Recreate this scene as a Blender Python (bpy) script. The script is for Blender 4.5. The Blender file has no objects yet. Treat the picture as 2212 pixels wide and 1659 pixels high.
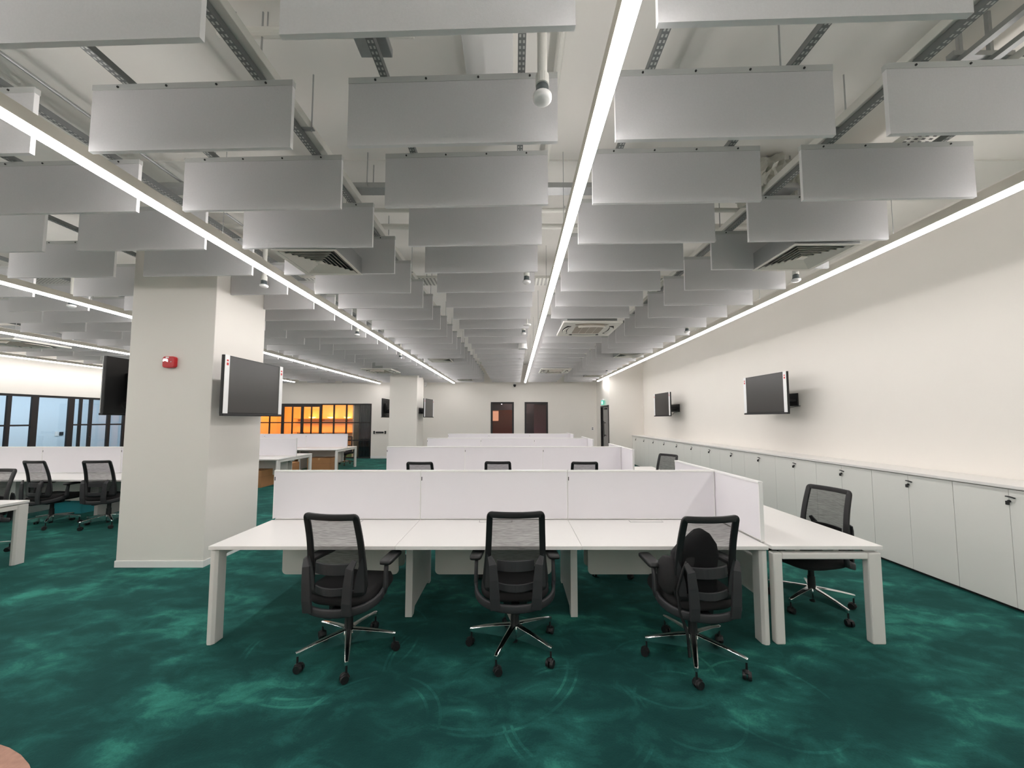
import bpy, math, random
from mathutils import Vector, Matrix
random.seed(7)
PI = math.pi
S = bpy.context.scene
COL = S.collection

# ------------------------------------------------------------------ camera
F_PX, CX, CY, EYE = 800.0, 1112.0, 856.0, 1.69
PITCH = math.atan(50.0 / F_PX)
cam_data = bpy.data.cameras.new('camera')
cam = bpy.data.objects.new('camera', cam_data)
COL.objects.link(cam)
cam.location = (0, 0, EYE)
cam.rotation_euler = (PI / 2 + PITCH, 0, 0)
cam_data.sensor_fit = 'HORIZONTAL'
cam_data.sensor_width = 36.0
cam_data.lens = F_PX / 2212 * 36.0
cam_data.shift_x = -(CX - 1106.0) / 2212
cam_data.shift_y = (CY - 829.5) / 2212
cam_data.clip_start = 0.05
cam_data.clip_end = 100
S.camera = cam

# ------------------------------------------------------------------ world, exposure
w = bpy.data.worlds.new('world')
S.world = w
w.use_nodes = True
w.node_tree.nodes['Background'].inputs[0].default_value = (0.9, 0.95, 1.0, 1)
w.node_tree.nodes['Background'].inputs[1].default_value = 0.05
S.view_settings.view_transform = 'Standard'
S.view_settings.look = 'None'
S.view_settings.exposure = 0.40
S.view_settings.gamma = 1.0
S.view_settings.use_curve_mapping = False
S.cycles.use_denoising = True
S.cycles.max_bounces = 10
S.cycles.diffuse_bounces = 7
S.cycles.glossy_bounces = 4
S.cycles.transparent_max_bounces = 12
S.cycles.sample_clamp_indirect = 6.0
S.cycles.use_fast_gi = False
STRIP_L = 26.0        # radiance of the linear lamps' diffusers
FILL_UP = 8.0        # weaker upward glow, added to brighten the ceiling

def area_lamp(name, loc, size, power, color, rot=(0, 0, 0)):
    d = bpy.data.lights.new(name, 'AREA')
    d.shape = 'RECTANGLE'
    d.size, d.size_y = size
    d.energy = power
    d.color = color
    o = bpy.data.objects.new(name, d)
    o.location = loc
    o.rotation_euler = rot
    COL.objects.link(o)
    return o
# ceiling lamps of the rooms behind the glass
area_lamp('meeting_room_lamp', (-14.9, 11.5, 2.95), (1.6, 6.0), 100, (0.80, 0.90, 1.0))
area_lamp('pantry_lamp', (-9.9, 17.7, 2.85), (4.6, 0.8), 150, (1.0, 0.36, 0.06))
area_lamp('store_lamp', (0.2, 18.3, 2.8), (1.5, 0.5), 45, (1.0, 0.62, 0.50))

# ------------------------------------------------------------------ materials
def principled(name, col, rough=0.6, metal=0.0, noise=0.0, nscale=8.0, bump=0.0, bscale=200.0, spec=0.5, coat=0.0):
    m = bpy.data.materials.new(name)
    m.use_nodes = True
    nt = m.node_tree
    b = nt.nodes['Principled BSDF']
    b.inputs['Base Color'].default_value = (*col, 1)
    b.inputs['Roughness'].default_value = rough
    b.inputs['Metallic'].default_value = metal
    b.inputs['Specular IOR Level'].default_value = spec
    b.inputs['Coat Weight'].default_value = coat
    tc = nt.nodes.new('ShaderNodeTexCoord')
    if noise > 0:
        n = nt.nodes.new('ShaderNodeTexNoise')
        n.inputs['Scale'].default_value = nscale
        n.inputs['Detail'].default_value = 4
        nt.links.new(tc.outputs['Object'], n.inputs['Vector'])
        r = nt.nodes.new('ShaderNodeMapRange')
        r.inputs['To Min'].default_value = 1 - noise
        r.inputs['To Max'].default_value = 1 + noise
        nt.links.new(n.outputs['Fac'], r.inputs['Value'])
        mx = nt.nodes.new('ShaderNodeVectorMath')
        mx.operation = 'SCALE'
        mx.inputs[0].default_value = col
        nt.links.new(r.outputs[0], mx.inputs['Scale'])
        nt.links.new(mx.outputs[0], b.inputs['Base Color'])
    if bump > 0:
        n2 = nt.nodes.new('ShaderNodeTexNoise')
        n2.inputs['Scale'].default_value = bscale
        nt.links.new(tc.outputs['Object'], n2.inputs['Vector'])
        bp = nt.nodes.new('ShaderNodeBump')
        bp.inputs['Strength'].default_value = bump
        bp.inputs['Distance'].default_value = 0.002
        nt.links.new(n2.outputs['Fac'], bp.inputs['Height'])
        nt.links.new(bp.outputs[0], b.inputs['Normal'])
    return m

def emission(name, col, strength):
    m = bpy.data.materials.new(name)
    m.use_nodes = True
    nt = m.node_tree
    nt.nodes.clear()
    e = nt.nodes.new('ShaderNodeEmission')
    e.inputs[0].default_value = (*col, 1)
    e.inputs[1].default_value = strength
    o = nt.nodes.new('ShaderNodeOutputMaterial')
    nt.links.new(e.outputs[0], o.inputs[0])
    return m

def glass(name, tint, refl=0.08, rough=0.0):
    m = bpy.data.materials.new(name)
    m.use_nodes = True
    nt = m.node_tree
    nt.nodes.clear()
    t = nt.nodes.new('ShaderNodeBsdfTransparent')
    t.inputs[0].default_value = (*tint, 1)
    g = nt.nodes.new('ShaderNodeBsdfGlossy')
    g.inputs['Roughness'].default_value = rough
    lw = nt.nodes.new('ShaderNodeLayerWeight')
    lw.inputs[0].default_value = 0.25
    mr = nt.nodes.new('ShaderNodeMapRange')
    mr.inputs['To Min'].default_value = refl
    mr.inputs['To Max'].default_value = 0.7
    nt.links.new(lw.outputs['Fresnel'], mr.inputs['Value'])
    mx = nt.nodes.new('ShaderNodeMixShader')
    nt.links.new(mr.outputs[0], mx.inputs[0])
    nt.links.new(t.outputs[0], mx.inputs[1])
    nt.links.new(g.outputs[0], mx.inputs[2])
    o = nt.nodes.new('ShaderNodeOutputMaterial')
    nt.links.new(mx.outputs[0], o.inputs[0])
    return m

def mesh_fabric(name, col, open_frac, freq):
    m = bpy.data.materials.new(name)
    m.use_nodes = True
    nt = m.node_tree
    nt.nodes.clear()
    tc = nt.nodes.new('ShaderNodeTexCoord')
    mp = nt.nodes.new('ShaderNodeMapping')
    mp.inputs['Scale'].default_value = (freq * 0.06, freq * 0.06, freq)
    nt.links.new(tc.outputs['Object'], mp.inputs['Vector'])
    n = nt.nodes.new('ShaderNodeTexNoise')
    n.inputs['Scale'].default_value = 1.0
    n.inputs['Detail'].default_value = 2
    nt.links.new(mp.outputs[0], n.inputs['Vector'])
    mr = nt.nodes.new('ShaderNodeMapRange')
    mr.inputs['From Min'].default_value = 0.3
    mr.inputs['From Max'].default_value = 0.7
    mr.inputs['To Min'].default_value = open_frac - 0.10
    mr.inputs['To Max'].default_value = open_frac + 0.10
    nt.links.new(n.outputs['Fac'], mr.inputs['Value'])
    d = nt.nodes.new('ShaderNodeBsdfDiffuse')
    d.inputs[0].default_value = (*col, 1)
    t = nt.nodes.new('ShaderNodeBsdfTransparent')
    mx = nt.nodes.new('ShaderNodeMixShader')
    nt.links.new(mr.outputs[0], mx.inputs[0])
    nt.links.new(d.outputs[0], mx.inputs[1])
    nt.links.new(t.outputs[0], mx.inputs[2])
    o = nt.nodes.new('ShaderNodeOutputMaterial')
    nt.links.new(mx.outputs[0], o.inputs[0])
    return m

def dotted(name, base, hole, axis_scale, dims, rough=0.5, metal=0.3, rad=0.3):
    """metal with a regular row of punched slots; dims = (step u, step v) along two object axes"""
    m = principled(name, base, rough, metal)
    nt = m.node_tree
    b = nt.nodes['Principled BSDF']
    tc = nt.nodes.new('ShaderNodeTexCoord')
    sp = nt.nodes.new('ShaderNodeSeparateXYZ')
    nt.links.new(tc.outputs['Object'], sp.inputs[0])
    def cell(idx, step):
        a = nt.nodes.new('ShaderNodeMath'); a.operation = 'DIVIDE'; a.inputs[1].default_value = step
        nt.links.new(sp.outputs[idx], a.inputs[0])
        f = nt.nodes.new('ShaderNodeMath'); f.operation = 'FRACT'
        nt.links.new(a.outputs[0], f.inputs[0])
        s = nt.nodes.new('ShaderNodeMath'); s.operation = 'SUBTRACT'; s.inputs[1].default_value = 0.5
        nt.links.new(f.outputs[0], s.inputs[0])
        ab = nt.nodes.new('ShaderNodeMath'); ab.operation = 'ABSOLUTE'
        nt.links.new(s.outputs[0], ab.inputs[0])
        lt = nt.nodes.new('ShaderNodeMath'); lt.operation = 'LESS_THAN'; lt.inputs[1].default_value = rad
        nt.links.new(ab.outputs[0], lt.inputs[0])
        return lt
    c1 = cell(axis_scale[0], dims[0]); c2 = cell(axis_scale[1], dims[1])
    ml = nt.nodes.new('ShaderNodeMath'); ml.operation = 'MULTIPLY'
    nt.links.new(c1.outputs[0], ml.inputs[0]); nt.links.new(c2.outputs[0], ml.inputs[1])
    mx = nt.nodes.new('ShaderNodeMix'); mx.data_type = 'RGBA'
    mx.inputs['A'].default_value = (*base, 1); mx.inputs['B'].default_value = (*hole, 1)
    nt.links.new(ml.outputs[0], mx.inputs['Factor'])
    nt.links.new(mx.outputs['Result'], b.inputs['Base Color'])
    return m

def carpet_mat():
    m = bpy.data.materials.new('green_carpet')
    m.use_nodes = True
    nt = m.node_tree
    b = nt.nodes['Principled BSDF']
    b.inputs['Roughness'].default_value = 0.95
    b.inputs['Specular IOR Level'].default_value = 0.1
    b.inputs['Sheen Weight'].default_value = 0.15
    b.inputs['Sheen Tint'].default_value = (0.2, 0.9, 0.75, 1)
    tc = nt.nodes.new('ShaderNodeTexCoord')
    def noise(scale, rot, vec, detail, rough=0.55, dist=0.0):
        mp = nt.nodes.new('ShaderNodeMapping')
        mp.inputs['Rotation'].default_value = (0, 0, rot)
        mp.inputs['Scale'].default_value = vec
        nt.links.new(tc.outputs['Object'], mp.inputs['Vector'])
        n = nt.nodes.new('ShaderNodeTexNoise')
        n.inputs['Scale'].default_value = scale
        n.inputs['Detail'].default_value = detail
        n.inputs['Roughness'].default_value = rough
        n.inputs['Distortion'].default_value = dist
        nt.links.new(mp.outputs[0], n.inputs['Vector'])
        return n
    def math_(op, a, bb=None, v=None):
        x = nt.nodes.new('ShaderNodeMath'); x.operation = op
        nt.links.new(a, x.inputs[0])
        if bb is not None: nt.links.new(bb, x.inputs[1])
        if v is not None: x.inputs[1].default_value = v
        return x.outputs[0]
    n1 = noise(1.25, 0.5, (1.0, 1.7, 1), 3.0, 0.5, 0.6)
    n2 = noise(3.6, 0.45, (1.0, 1.6, 1), 6.0, 0.62, 0.5)
    n3 = noise(90.0, 0, (1, 1, 1), 2.0)
    a = math_('MULTIPLY', n1.outputs['Fac'], v=0.55)
    c = math_('MULTIPLY', n2.outputs['Fac'], v=0.45)
    s = math_('ADD', a, c)
    d = math_('MULTIPLY', n3.outputs['Fac'], v=0.07)
    s = math_('ADD', s, d)
    # faint wheel marks pressed into the pile around the chairs
    mk = noise(2.3, 0, (1, 1, 1), 1.0)
    gate = nt.nodes.new('ShaderNodeMapRange')
    gate.inputs['From Min'].default_value = 0.46; gate.inputs['From Max'].default_value = 0.56
    nt.links.new(mk.outputs['Fac'], gate.inputs['Value'])
    tot = None
    for (ax, ay, rr) in ((-1.35, 2.95, .60), (-1.33, 2.94, .655), (-.25, 2.75, .62), (-.23, 2.76, .67), (.35, 2.25, .38), (.35, 2.24, .42), (1.0, 2.62, .34), (1.02, 2.30, .30), (1.55, 2.35, .36), (-.85, 2.15, .36), (-.82, 2.16, .40)):
        vm = nt.nodes.new('ShaderNodeVectorMath'); vm.operation = 'DISTANCE'
        vm.inputs[1].default_value = (ax, ay, 0)
        nt.links.new(tc.outputs['Object'], vm.inputs[0])
        q = math_('SUBTRACT', vm.outputs['Value'], v=rr); q = math_('ABSOLUTE', q); q = math_('LESS_THAN', q, v=.0085)
        tot = q if tot is None else math_('MAXIMUM', tot, q)
    tot = math_('MULTIPLY', tot, gate.outputs[0])
    tot = math_('MULTIPLY', tot, v=.055)
    s = math_('ADD', s, tot)
    ramp = nt.nodes.new('ShaderNodeValToRGB')
    e = ramp.color_ramp.elements
    e[0].position = 0.385; e[0].color = (0.0048, 0.029, 0.028, 1)
    e[1].position = 0.69; e[1].color = (0.038, 0.215, 0.168, 1)
    k = e.new(0.505); k.color = (0.0078, 0.043, 0.041, 1)
    k = e.new(0.59); k.color = (0.0145, 0.085, 0.075, 1)
    nt.links.new(s, ramp.inputs[0])
    nt.links.new(ramp.outputs[0], b.inputs['Base Color'])
    bp = nt.nodes.new('ShaderNodeBump')
    bp.inputs['Strength'].default_value = 0.35
    bp.inputs['Distance'].default_value = 0.004
    nt.links.new(n3.outputs['Fac'], bp.inputs['Height'])
    nt.links.new(bp.outputs[0], b.inputs['Normal'])
    return m

M = {
 'wall': principled('wall_paint', (0.82, 0.785, 0.735), 0.85, noise=0.015, nscale=2.0, bump=0.05),
 'ceil': principled('slab_paint', (0.82, 0.80, 0.76), 0.9, noise=0.05, nscale=1.5, bump=0.2, bscale=30),
 'carpet': carpet_mat(),
 'border': principled('pink_beige_carpet', (0.42, 0.24, 0.18), 0.95, noise=0.3, nscale=25, bump=0.5, bscale=80),
 'desk': principled('white_laminate', (0.83, 0.81, 0.79), 0.35, noise=0.01),
 'desk_edge': principled('desk_edge_band', (0.76, 0.72, 0.72), 0.45, noise=0.01),
 'leg': principled('white_powder_coat', (0.74, 0.72, 0.69), 0.45, noise=0.01),
 'screen': principled('lilac_white_screen', (0.80, 0.775, 0.81), 0.5, noise=0.01, bump=0.05, bscale=400),
 'trim': principled('white_trim', (0.86, 0.85, 0.84), 0.4, noise=0.01),
 'modesty': principled('modesty_board', (0.70, 0.68, 0.64), 0.5, noise=0.01),
 'gap': principled('dark_gap', (0.03, 0.03, 0.03), 0.8, noise=0.05),
 'black': principled('black_plastic', (0.008, 0.008, 0.009), 0.5, noise=0.1, bump=0.05),
 'charcoal': principled('charcoal_plastic', (0.027, 0.027, 0.030), 0.55, noise=0.08),
 'fabric': principled('black_seat_fabric', (0.014, 0.013, 0.014), 0.9, noise=0.2, nscale=60, bump=0.4, bscale=500),
 'chrome': principled('polished_aluminium', (0.78, 0.78, 0.78), 0.12, 1.0, noise=0.02),
 'mesh': mesh_fabric('chair_mesh', (0.02, 0.02, 0.021), 0.40, 260.0),
 'baffle': principled('grey_felt', (0.62, 0.61, 0.62), 0.95, noise=0.05, nscale=90, bump=0.3, bscale=300),
 'baffle_edge': principled('pale_felt_edge', (0.80, 0.79, 0.79), 0.9, noise=0.03),
 'rail': principled('baffle_clip_rail', (0.52, 0.53, 0.52), 0.7, noise=0.03),
 'galv': principled('galvanised_steel', (0.42, 0.43, 0.43), 0.45, 0.6, noise=0.06, nscale=30),
 'paintedpipe': principled('painted_pipe', (0.74, 0.73, 0.68), 0.6, noise=0.03),
 'tray_dark': dotted('slotted_channel', (0.20, 0.21, 0.21), (0.55, 0.56, 0.54), (0, 1), (0.02, 0.03), rad=0.26),
 'tray_white': dotted('perforated_tray', (0.74, 0.73, 0.68), (0.02, 0.02, 0.02), (0, 1), (0.055, 0.030), 0.6, 0.0, 0.24),
 'strip': emission('led_diffuser', (1.0, 0.965, 0.95), STRIP_L),
 'fill_up': emission('added_upward_fill', (1.0, 0.95, 0.92), FILL_UP),
 'housing': principled('lamp_housing', (0.72, 0.68, 0.60), 0.5, 0.1, noise=0.02),
 'ac': principled('ac_white', (0.80, 0.77, 0.71), 0.45, noise=0.01),
 'ac_grille': principled('ac_filter_grille', (0.42, 0.36, 0.30), 0.7, noise=0.05, nscale=60),
 'foil': principled('crumpled_foil_duct', (0.52, 0.52, 0.47), 0.5, 0.35, noise=0.25, nscale=9, bump=1.0, bscale=14),
 'cab': principled('cabinet_grey_white', (0.75, 0.745, 0.705), 0.45, noise=0.012, nscale=3),
 'cabtop': principled('cabinet_top', (0.76, 0.74, 0.72), 0.4, noise=0.01),
 'tv': principled('tv_screen', (0.035, 0.033, 0.032), 0.28, noise=0.05, spec=0.6),
 'sticker': principled('white_protective_strip', (0.86, 0.86, 0.86), 0.4, noise=0.01),
 'red': principled('alarm_red', (0.55, 0.012, 0.018), 0.35, noise=0.03),
 'redmark': principled('red_print', (0.60, 0.05, 0.05), 0.6, noise=0.02),
 'green': emission('exit_sign_green', (0.02, 0.62, 0.42), 0.9),
 'signwhite': emission('exit_sign_white', (0.85, 1.0, 0.95), 1.3),
 'frame': principled('black_window_frame', (0.012, 0.011, 0.012), 0.5, noise=0.05),
 'glass': glass('clear_glass', (0.93, 0.95, 0.96), 0.03),
 'glass_dark': glass('dark_glass', (0.75, 0.70, 0.72), 0.03),
 'door': principled('door_grey', (0.30, 0.29, 0.28), 0.45, 0.2, noise=0.03),
 'carton': principled('brown_cardboard', (0.40, 0.20, 0.085), 0.85, noise=0.08, nscale=6, bump=0.1),
 'tape': principled('packing_tape', (0.50, 0.30, 0.14), 0.35, noise=0.04),
 'bluewall': principled('pale_blue_white_paint', (0.74, 0.83, 0.90), 0.8, noise=0.02),
 'orange': principled('warm_panel_wall', (0.86, 0.68, 0.48), 0.6, noise=0.05, nscale=3),
 'shelfwood': principled('oak_shelf', (0.62, 0.36, 0.16), 0.55, noise=0.1, nscale=12),
 'darkroom': principled('dark_curtain', (0.020, 0.030, 0.038), 0.8, noise=0.2, nscale=5),
 'mauve': principled('mauve_board', (0.36, 0.22, 0.23), 0.7, noise=0.05),
 'brownpanel': principled('brown_panel', (0.45, 0.14, 0.06), 0.6, noise=0.1),
 'litwarm': emission('warm_light_patch', (1.0, 0.50, 0.28), 1.0),
 'lampwhite': emission('white_downlight', (1.0, 1.0, 1.0), 2.5),
 'shelflamp': emission('shelf_lamp', (1.0, 0.62, 0.16), 5.0),
 'teal': principled('teal_crate_plastic', (0.03, 0.36, 0.42), 0.5, noise=0.05),
 'steelblue': principled('sprinkler_metal', (0.16, 0.19, 0.20), 0.35, 0.6, noise=0.05),
}

# ------------------------------------------------------------------ geometry helpers
class MB:
    def __init__(s):
        s.v, s.f, s.m = [], [], []
    def add(s, vs, fs, mi=0):
        o = len(s.v)
        s.v += [tuple(p) for p in vs]
        s.f += [tuple(i + o for i in f) for f in fs]
        s.m += [mi] * len(fs)
        return s
    def box(s, x0, x1, y0, y1, z0, z1, mi=0):
        vs = [(x, y, z) for z in (z0, z1) for y in (y0, y1) for x in (x0, x1)]
        return s.add(vs, [(0, 2, 3, 1), (4, 5, 7, 6), (0, 1, 5, 4), (2, 6, 7, 3), (0, 4, 6, 2), (1, 3, 7, 5)], mi)
    def cyl(s, p0, p1, r0, r1=None, n=12, mi=0):
        r1 = r0 if r1 is None else r1
        p0, p1 = Vector(p0), Vector(p1)
        d = (p1 - p0).normalized()
        a = d.orthogonal().normalized(); b = d.cross(a)
        vs = []
        for p, r in ((p0, r0), (p1, r1)):
            vs += [p + (a * math.cos(2 * PI * i / n) + b * math.sin(2 * PI * i / n)) * r for i in range(n)]
        fs = [(i, (i + 1) % n, n + (i + 1) % n, n + i) for i in range(n)]
        fs += [tuple(reversed(range(n))), tuple(range(n, 2 * n))]
        return s.add(vs, fs, mi)
    def tube(s, pts, hw, ht=None, n=8, closed=False, up=(0, 0, 1), sq=1.0, mi=0):
        """sweep an elliptical / squarish section along pts; hw = half width, ht = half height (may be lists)"""
        ht = hw if ht is None else ht
        P = [Vector(p) for p in pts]; N = len(P); vs = []
        for i, p in enumerate(P):
            if closed: d = P[(i + 1) % N] - P[i - 1]
            else: d = P[min(i + 1, N - 1)] - P[max(i - 1, 0)]
            d.normalize()
            u = Vector(up); u = (u - d * u.dot(d))
            if u.length < 1e-4: u = d.orthogonal()
            u.normalize(); sd = d.cross(u)
            a = hw[i] if isinstance(hw, (list, tuple)) else hw
            b = ht[i] if isinstance(ht, (list, tuple)) else ht
            for k in range(n):
                t = 2 * PI * (k + 0.5) / n
                c, q = math.cos(t), math.sin(t)
                c = math.copysign(abs(c) ** sq, c); q = math.copysign(abs(q) ** sq, q)
                vs.append(p + sd * (c * a) + u * (q * b))
        fs = []
        R = N if closed else N - 1
        for i in range(R):
            j = (i + 1) % N
            fs += [(i * n + k, i * n + (k + 1) % n, j * n + (k + 1) % n, j * n + k) for k in range(n)]
        if not closed:
            fs += [tuple(reversed(range(n))), tuple(range((N - 1) * n, N * n))]
        return s.add(vs, fs, mi)
    def prism(s, poly, axis, a0, a1, mi=0):
        """poly: 2-D outline; axis: 'x' -> (y,z), 'y' -> (x,z), 'z' -> (x,y)"""
        def p3(p, a):
            return {'x': (a, p[0], p[1]), 'y': (p[0], a, p[1]), 'z': (p[0], p[1], a)}[axis]
        n = len(poly)
        vs = [p3(p, a0) for p in poly] + [p3(p, a1) for p in poly]
        fs = [(i, (i + 1) % n, n + (i + 1) % n, n + i) for i in range(n)]
        fs += [tuple(reversed(range(n))), tuple(range(n, 2 * n))]
        return s.add(vs, fs, mi)
    def loft(s, rings, cap=True, mi=0):
        n = len(rings[0]); vs = [p for r in rings for p in r]; fs = []
        for i in range(len(rings) - 1):
            fs += [(i * n + k, i * n + (k + 1) % n, (i + 1) * n + (k + 1) % n, (i + 1) * n + k) for k in range(n)]
        if cap:
            fs += [tuple(reversed(range(n))), tuple(range((len(rings) - 1) * n, len(rings) * n))]
        return s.add(vs, fs, mi)
    def lathe(s, prof, c=(0, 0, 0), n=20, mi=0):
        rings = [[(c[0] + r * math.cos(2 * PI * k / n), c[1] + r * math.sin(2 * PI * k / n), c[2] + z) for k in range(n)] for r, z in prof]
        return s.loft(rings, True, mi)
    def build(s, name, mats, parent=None, smooth=False, bevel=0.0, loc=None, seg=2, sub=0):
        me = bpy.data.meshes.new(name)
        me.from_pydata(s.v, [], s.f)
        if not isinstance(mats, (list, tuple)): mats = [mats]
        for m in mats: me.materials.append(m)
        if len(mats) > 1:
            me.polygons.foreach_set('material_index', s.m)
        me.validate()
        import bmesh
        bm = bmesh.new(); bm.from_mesh(me)
        bmesh.ops.recalc_face_normals(bm, faces=bm.faces)
        bm.to_mesh(me); bm.free()
        o = bpy.data.objects.new(name, me)
        COL.objects.link(o)
        if parent is not None: o.parent = parent
        if loc is not None: o.location = loc
        if bevel > 0:
            md = o.modifiers.new('bevel', 'BEVEL'); md.width = bevel; md.segments = seg
            md.limit_method = 'ANGLE'; md.angle_limit = math.radians(40)
        if sub:
            md = o.modifiers.new('sub', 'SUBSURF'); md.levels = sub; md.render_levels = sub
        if smooth:
            for p in me.polygons: p.use_smooth = True
        return o

def tag(o, label=None, cat=None, group=None, kind=None):
    if label: o['label'] = label
    if cat: o['category'] = cat
    if group: o['group'] = group
    if kind: o['kind'] = kind
    return o
def thing(name, label, cat, loc=(0, 0, 0), rz=0.0, group=None):
    o = bpy.data.objects.new(name, None)
    o.empty_display_size = 0.1
    COL.objects.link(o)
    o.location = loc; o.rotation_euler = (0, 0, rz)
    return tag(o, label, cat, group)
def copy_tree(o, parent=None):
    c = o.copy(); COL.objects.link(c)
    if parent is not None: c.parent = parent
    for ch in list(o.children): copy_tree(ch, c)
    return c
def dup(root, loc, rz, label, group=None):
    c = copy_tree(root)
    c.location = loc; c.rotation_euler = (0, 0, rz)
    c['label'] = label
    if group: c['group'] = group
    return c
def superellipse(a, b, e, n, cx=0, cy=0, z=0):
    out = []
    for k in range(n):
        t = 2 * PI * k / n; c, q = math.cos(t), math.sin(t)
        out.append((cx + a * math.copysign(abs(c) ** e, c), cy + b * math.copysign(abs(q) ** e, q), z))
    return out
def round_rect(x0, x1, z0, z1, r, k=5, corners=(1, 1, 1, 1)):
    pts = []
    cs = [(x1 - r, z1 - r, 0), (x0 + r, z1 - r, PI / 2), (x0 + r, z0 + r, PI), (x1 - r, z0 + r, 1.5 * PI)]
    raw = [(x1, z1), (x0, z1), (x0, z0), (x1, z0)]
    for i, (cx, cz, a) in enumerate(cs):
        if corners[i]:
            pts += [(cx + r * math.cos(a + PI / 2 * j / k), cz + r * math.sin(a + PI / 2 * j / k)) for j in range(k + 1)]
        else: pts.append(raw[i])
    return pts
def struct(name, mb, mats, bevel=0.0):
    o = mb.build(name, mats, bevel=bevel); o['kind'] = 'structure'; return o

# ------------------------------------------------------------------ the room
RX, LX, BY, FY, CZ = 4.87, -13.05, 16.2, -5.0, 4.10       # right wall, left wall, back wall, wall behind the camera, slab
AY, AX = 13.99, 3.58                                       # the jog beside the exit door
struct('floor', MB().box(LX - 3.6, RX + 0.15, FY - 0.15, BY + 3.6, -0.12, 0.0), M['carpet'])
struct('ceiling', MB().box(LX - 3.6, RX + 0.15, FY - 0.15, BY + 3.6, CZ, CZ + 0.2), M['ceil'])
struct('wall_right', MB().box(RX, RX + 0.15, FY, AY, 0, CZ), M['wall'])
struct('wall_jog', MB().box(AX + 0.12, RX + 0.15, AY, AY + 0.12, 0, CZ), M['wall'])
struct('wall_front', MB().box(LX, RX, FY - 0.12, FY, 0, CZ), M['wall'])
# corridor side wall with the exit door opening
DY0, DY1, DZ = 14.10, 15.40, 2.24
mb = MB()
mb.box(AX, AX + 0.12, AY, DY0, 0, CZ).box(AX, AX + 0.12, DY1, BY, 0, CZ).box(AX, AX + 0.12, DY0, DY1, DZ, CZ)
struct('wall_door_side', mb, M['wall'])
# back wall: openings for the pantry glazing and the two windows
GX0, GX1, GZ = -11.75, -6.26, 2.38
W1 = (-1.05, -0.04); W2 = (0.43, 1.45); WZ0, WZ1 = 0.95, 2.45
mb = MB(); T = 0.14
mb.box(LX, GX0, BY, BY + T, 0, CZ).box(GX0, GX1, BY, BY + T, GZ, CZ).box(GX1, W1[0], BY, BY + T, 0, CZ)
mb.box(W1[0], W1[1], BY, BY + T, 0, WZ0).box(W1[0], W1[1], BY, BY + T, WZ1, CZ).box(W1[1], W2[0], BY, BY + T, 0, CZ)
mb.box(W2[0], W2[1], BY, BY + T, 0, WZ0).box(W2[0], W2[1], BY, BY + T, WZ1, CZ).box(W2[1], AX + 0.12, BY, BY + T, 0, CZ)
struct('wall_back', mb, M['wall'])
# left wall with its long glazed opening
PY0, PY1, PZ = 7.2, 14.6, 2.36
mb = MB()
mb.box(LX - 0.12, LX, FY, PY0, 0, CZ).box(LX - 0.12, LX, PY1, BY + 3.5, 0, CZ).box(LX - 0.12, LX, PY0, PY1, PZ, CZ)
struct('wall_left', mb, M['wall'])
struct('baseboard_back', MB().box(GX1, AX, BY - 0.012, BY, 0, 0.10), M['trim'], 0.003)
struct('baseboard_jog', MB().box(AX + 0.0, RX, AY - 0.012, AY, 0, 0.10), M['trim'], 0.003)
# rooms behind the glass
struct('wall_meeting_room', MB().box(LX - 3.4, LX - 3.3, 5.5, 16.0, 0, 3.0).box(LX - 3.4, LX - 0.12, 5.4, 5.5, 0, 3.0)
       .box(LX - 3.4, LX - 0.12, 15.9, 16.0, 0, 3.0).box(LX - 3.4, LX - 0.12, 5.4, 16.0, 3.0, 3.05), M['bluewall'])
PX1 = -7.08
struct('wall_pantry', MB().box(LX - 0.1, PX1, BY + 3.1, BY + 3.2, 0, 2.95).box(PX1 - 0.06, PX1, BY + 0.14, BY + 3.1, 0, 2.95)
       .box(LX, PX1, BY + 0.14, BY + 3.2, 2.95, 3.0).box(GX0 - 0.25, GX0 - 0.15, BY + 0.14, BY + 3.1, 0, 2.95), M['orange'])
mb = MB()
nb = 26
for i in range(nb):                                        # pleated dark curtain
    x0 = PX1 + 0.06 + (0.95) * i / nb
    mb.box(x0, x0 + 0.95 / nb * 0.72, BY + 0.55 + 0.03 * (i % 2), BY + 0.60 + 0.03 * (i % 2), 0.02, 2.36)
struct('wall_dark_lobby', MB().box(PX1, -5.9, BY + 0.9, BY + 1.0, 0, 2.5).box(-6.0, -5.9, BY + 0.14, BY + 1.0, 0, 2.5)
       .box(PX1, -5.9, BY + 0.14, BY + 1.0, 2.42, 2.5), M['darkroom'])
tag(mb.build('curtain', M['darkroom']), 'dark blue grey pleated curtain behind the far glass beside the orange pantry', 'curtain')
struct('wall_store_room', MB().box(-2.0, 2.6, BY + 2.6, BY + 2.7, 0, 3.0).box(-2.1, -2.0, BY + 0.14, BY + 2.7, 0, 3.0)
       .box(2.6, 2.7, BY + 0.14, BY + 2.7, 0, 3.0).box(-2.1, 2.7, BY + 0.14, BY + 2.7, 3.0, 3.05), M['darkroom'])

# floor inset: curved pink-beige area near the camera's left
c0 = (-2.95, 0.85); pts = [(c0[0] + 1.215 * math.cos(2 * PI * k / 64), c0[1] + 1.215 * math.sin(2 * PI * k / 64)) for k in range(64)]
tag(MB().prism(pts, 'z', 0.0, 0.006).build('floor_inset', M['border']), 'round pinkish beige carpet inset in the bottom left corner of the green carpet', 'carpet inset')

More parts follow.
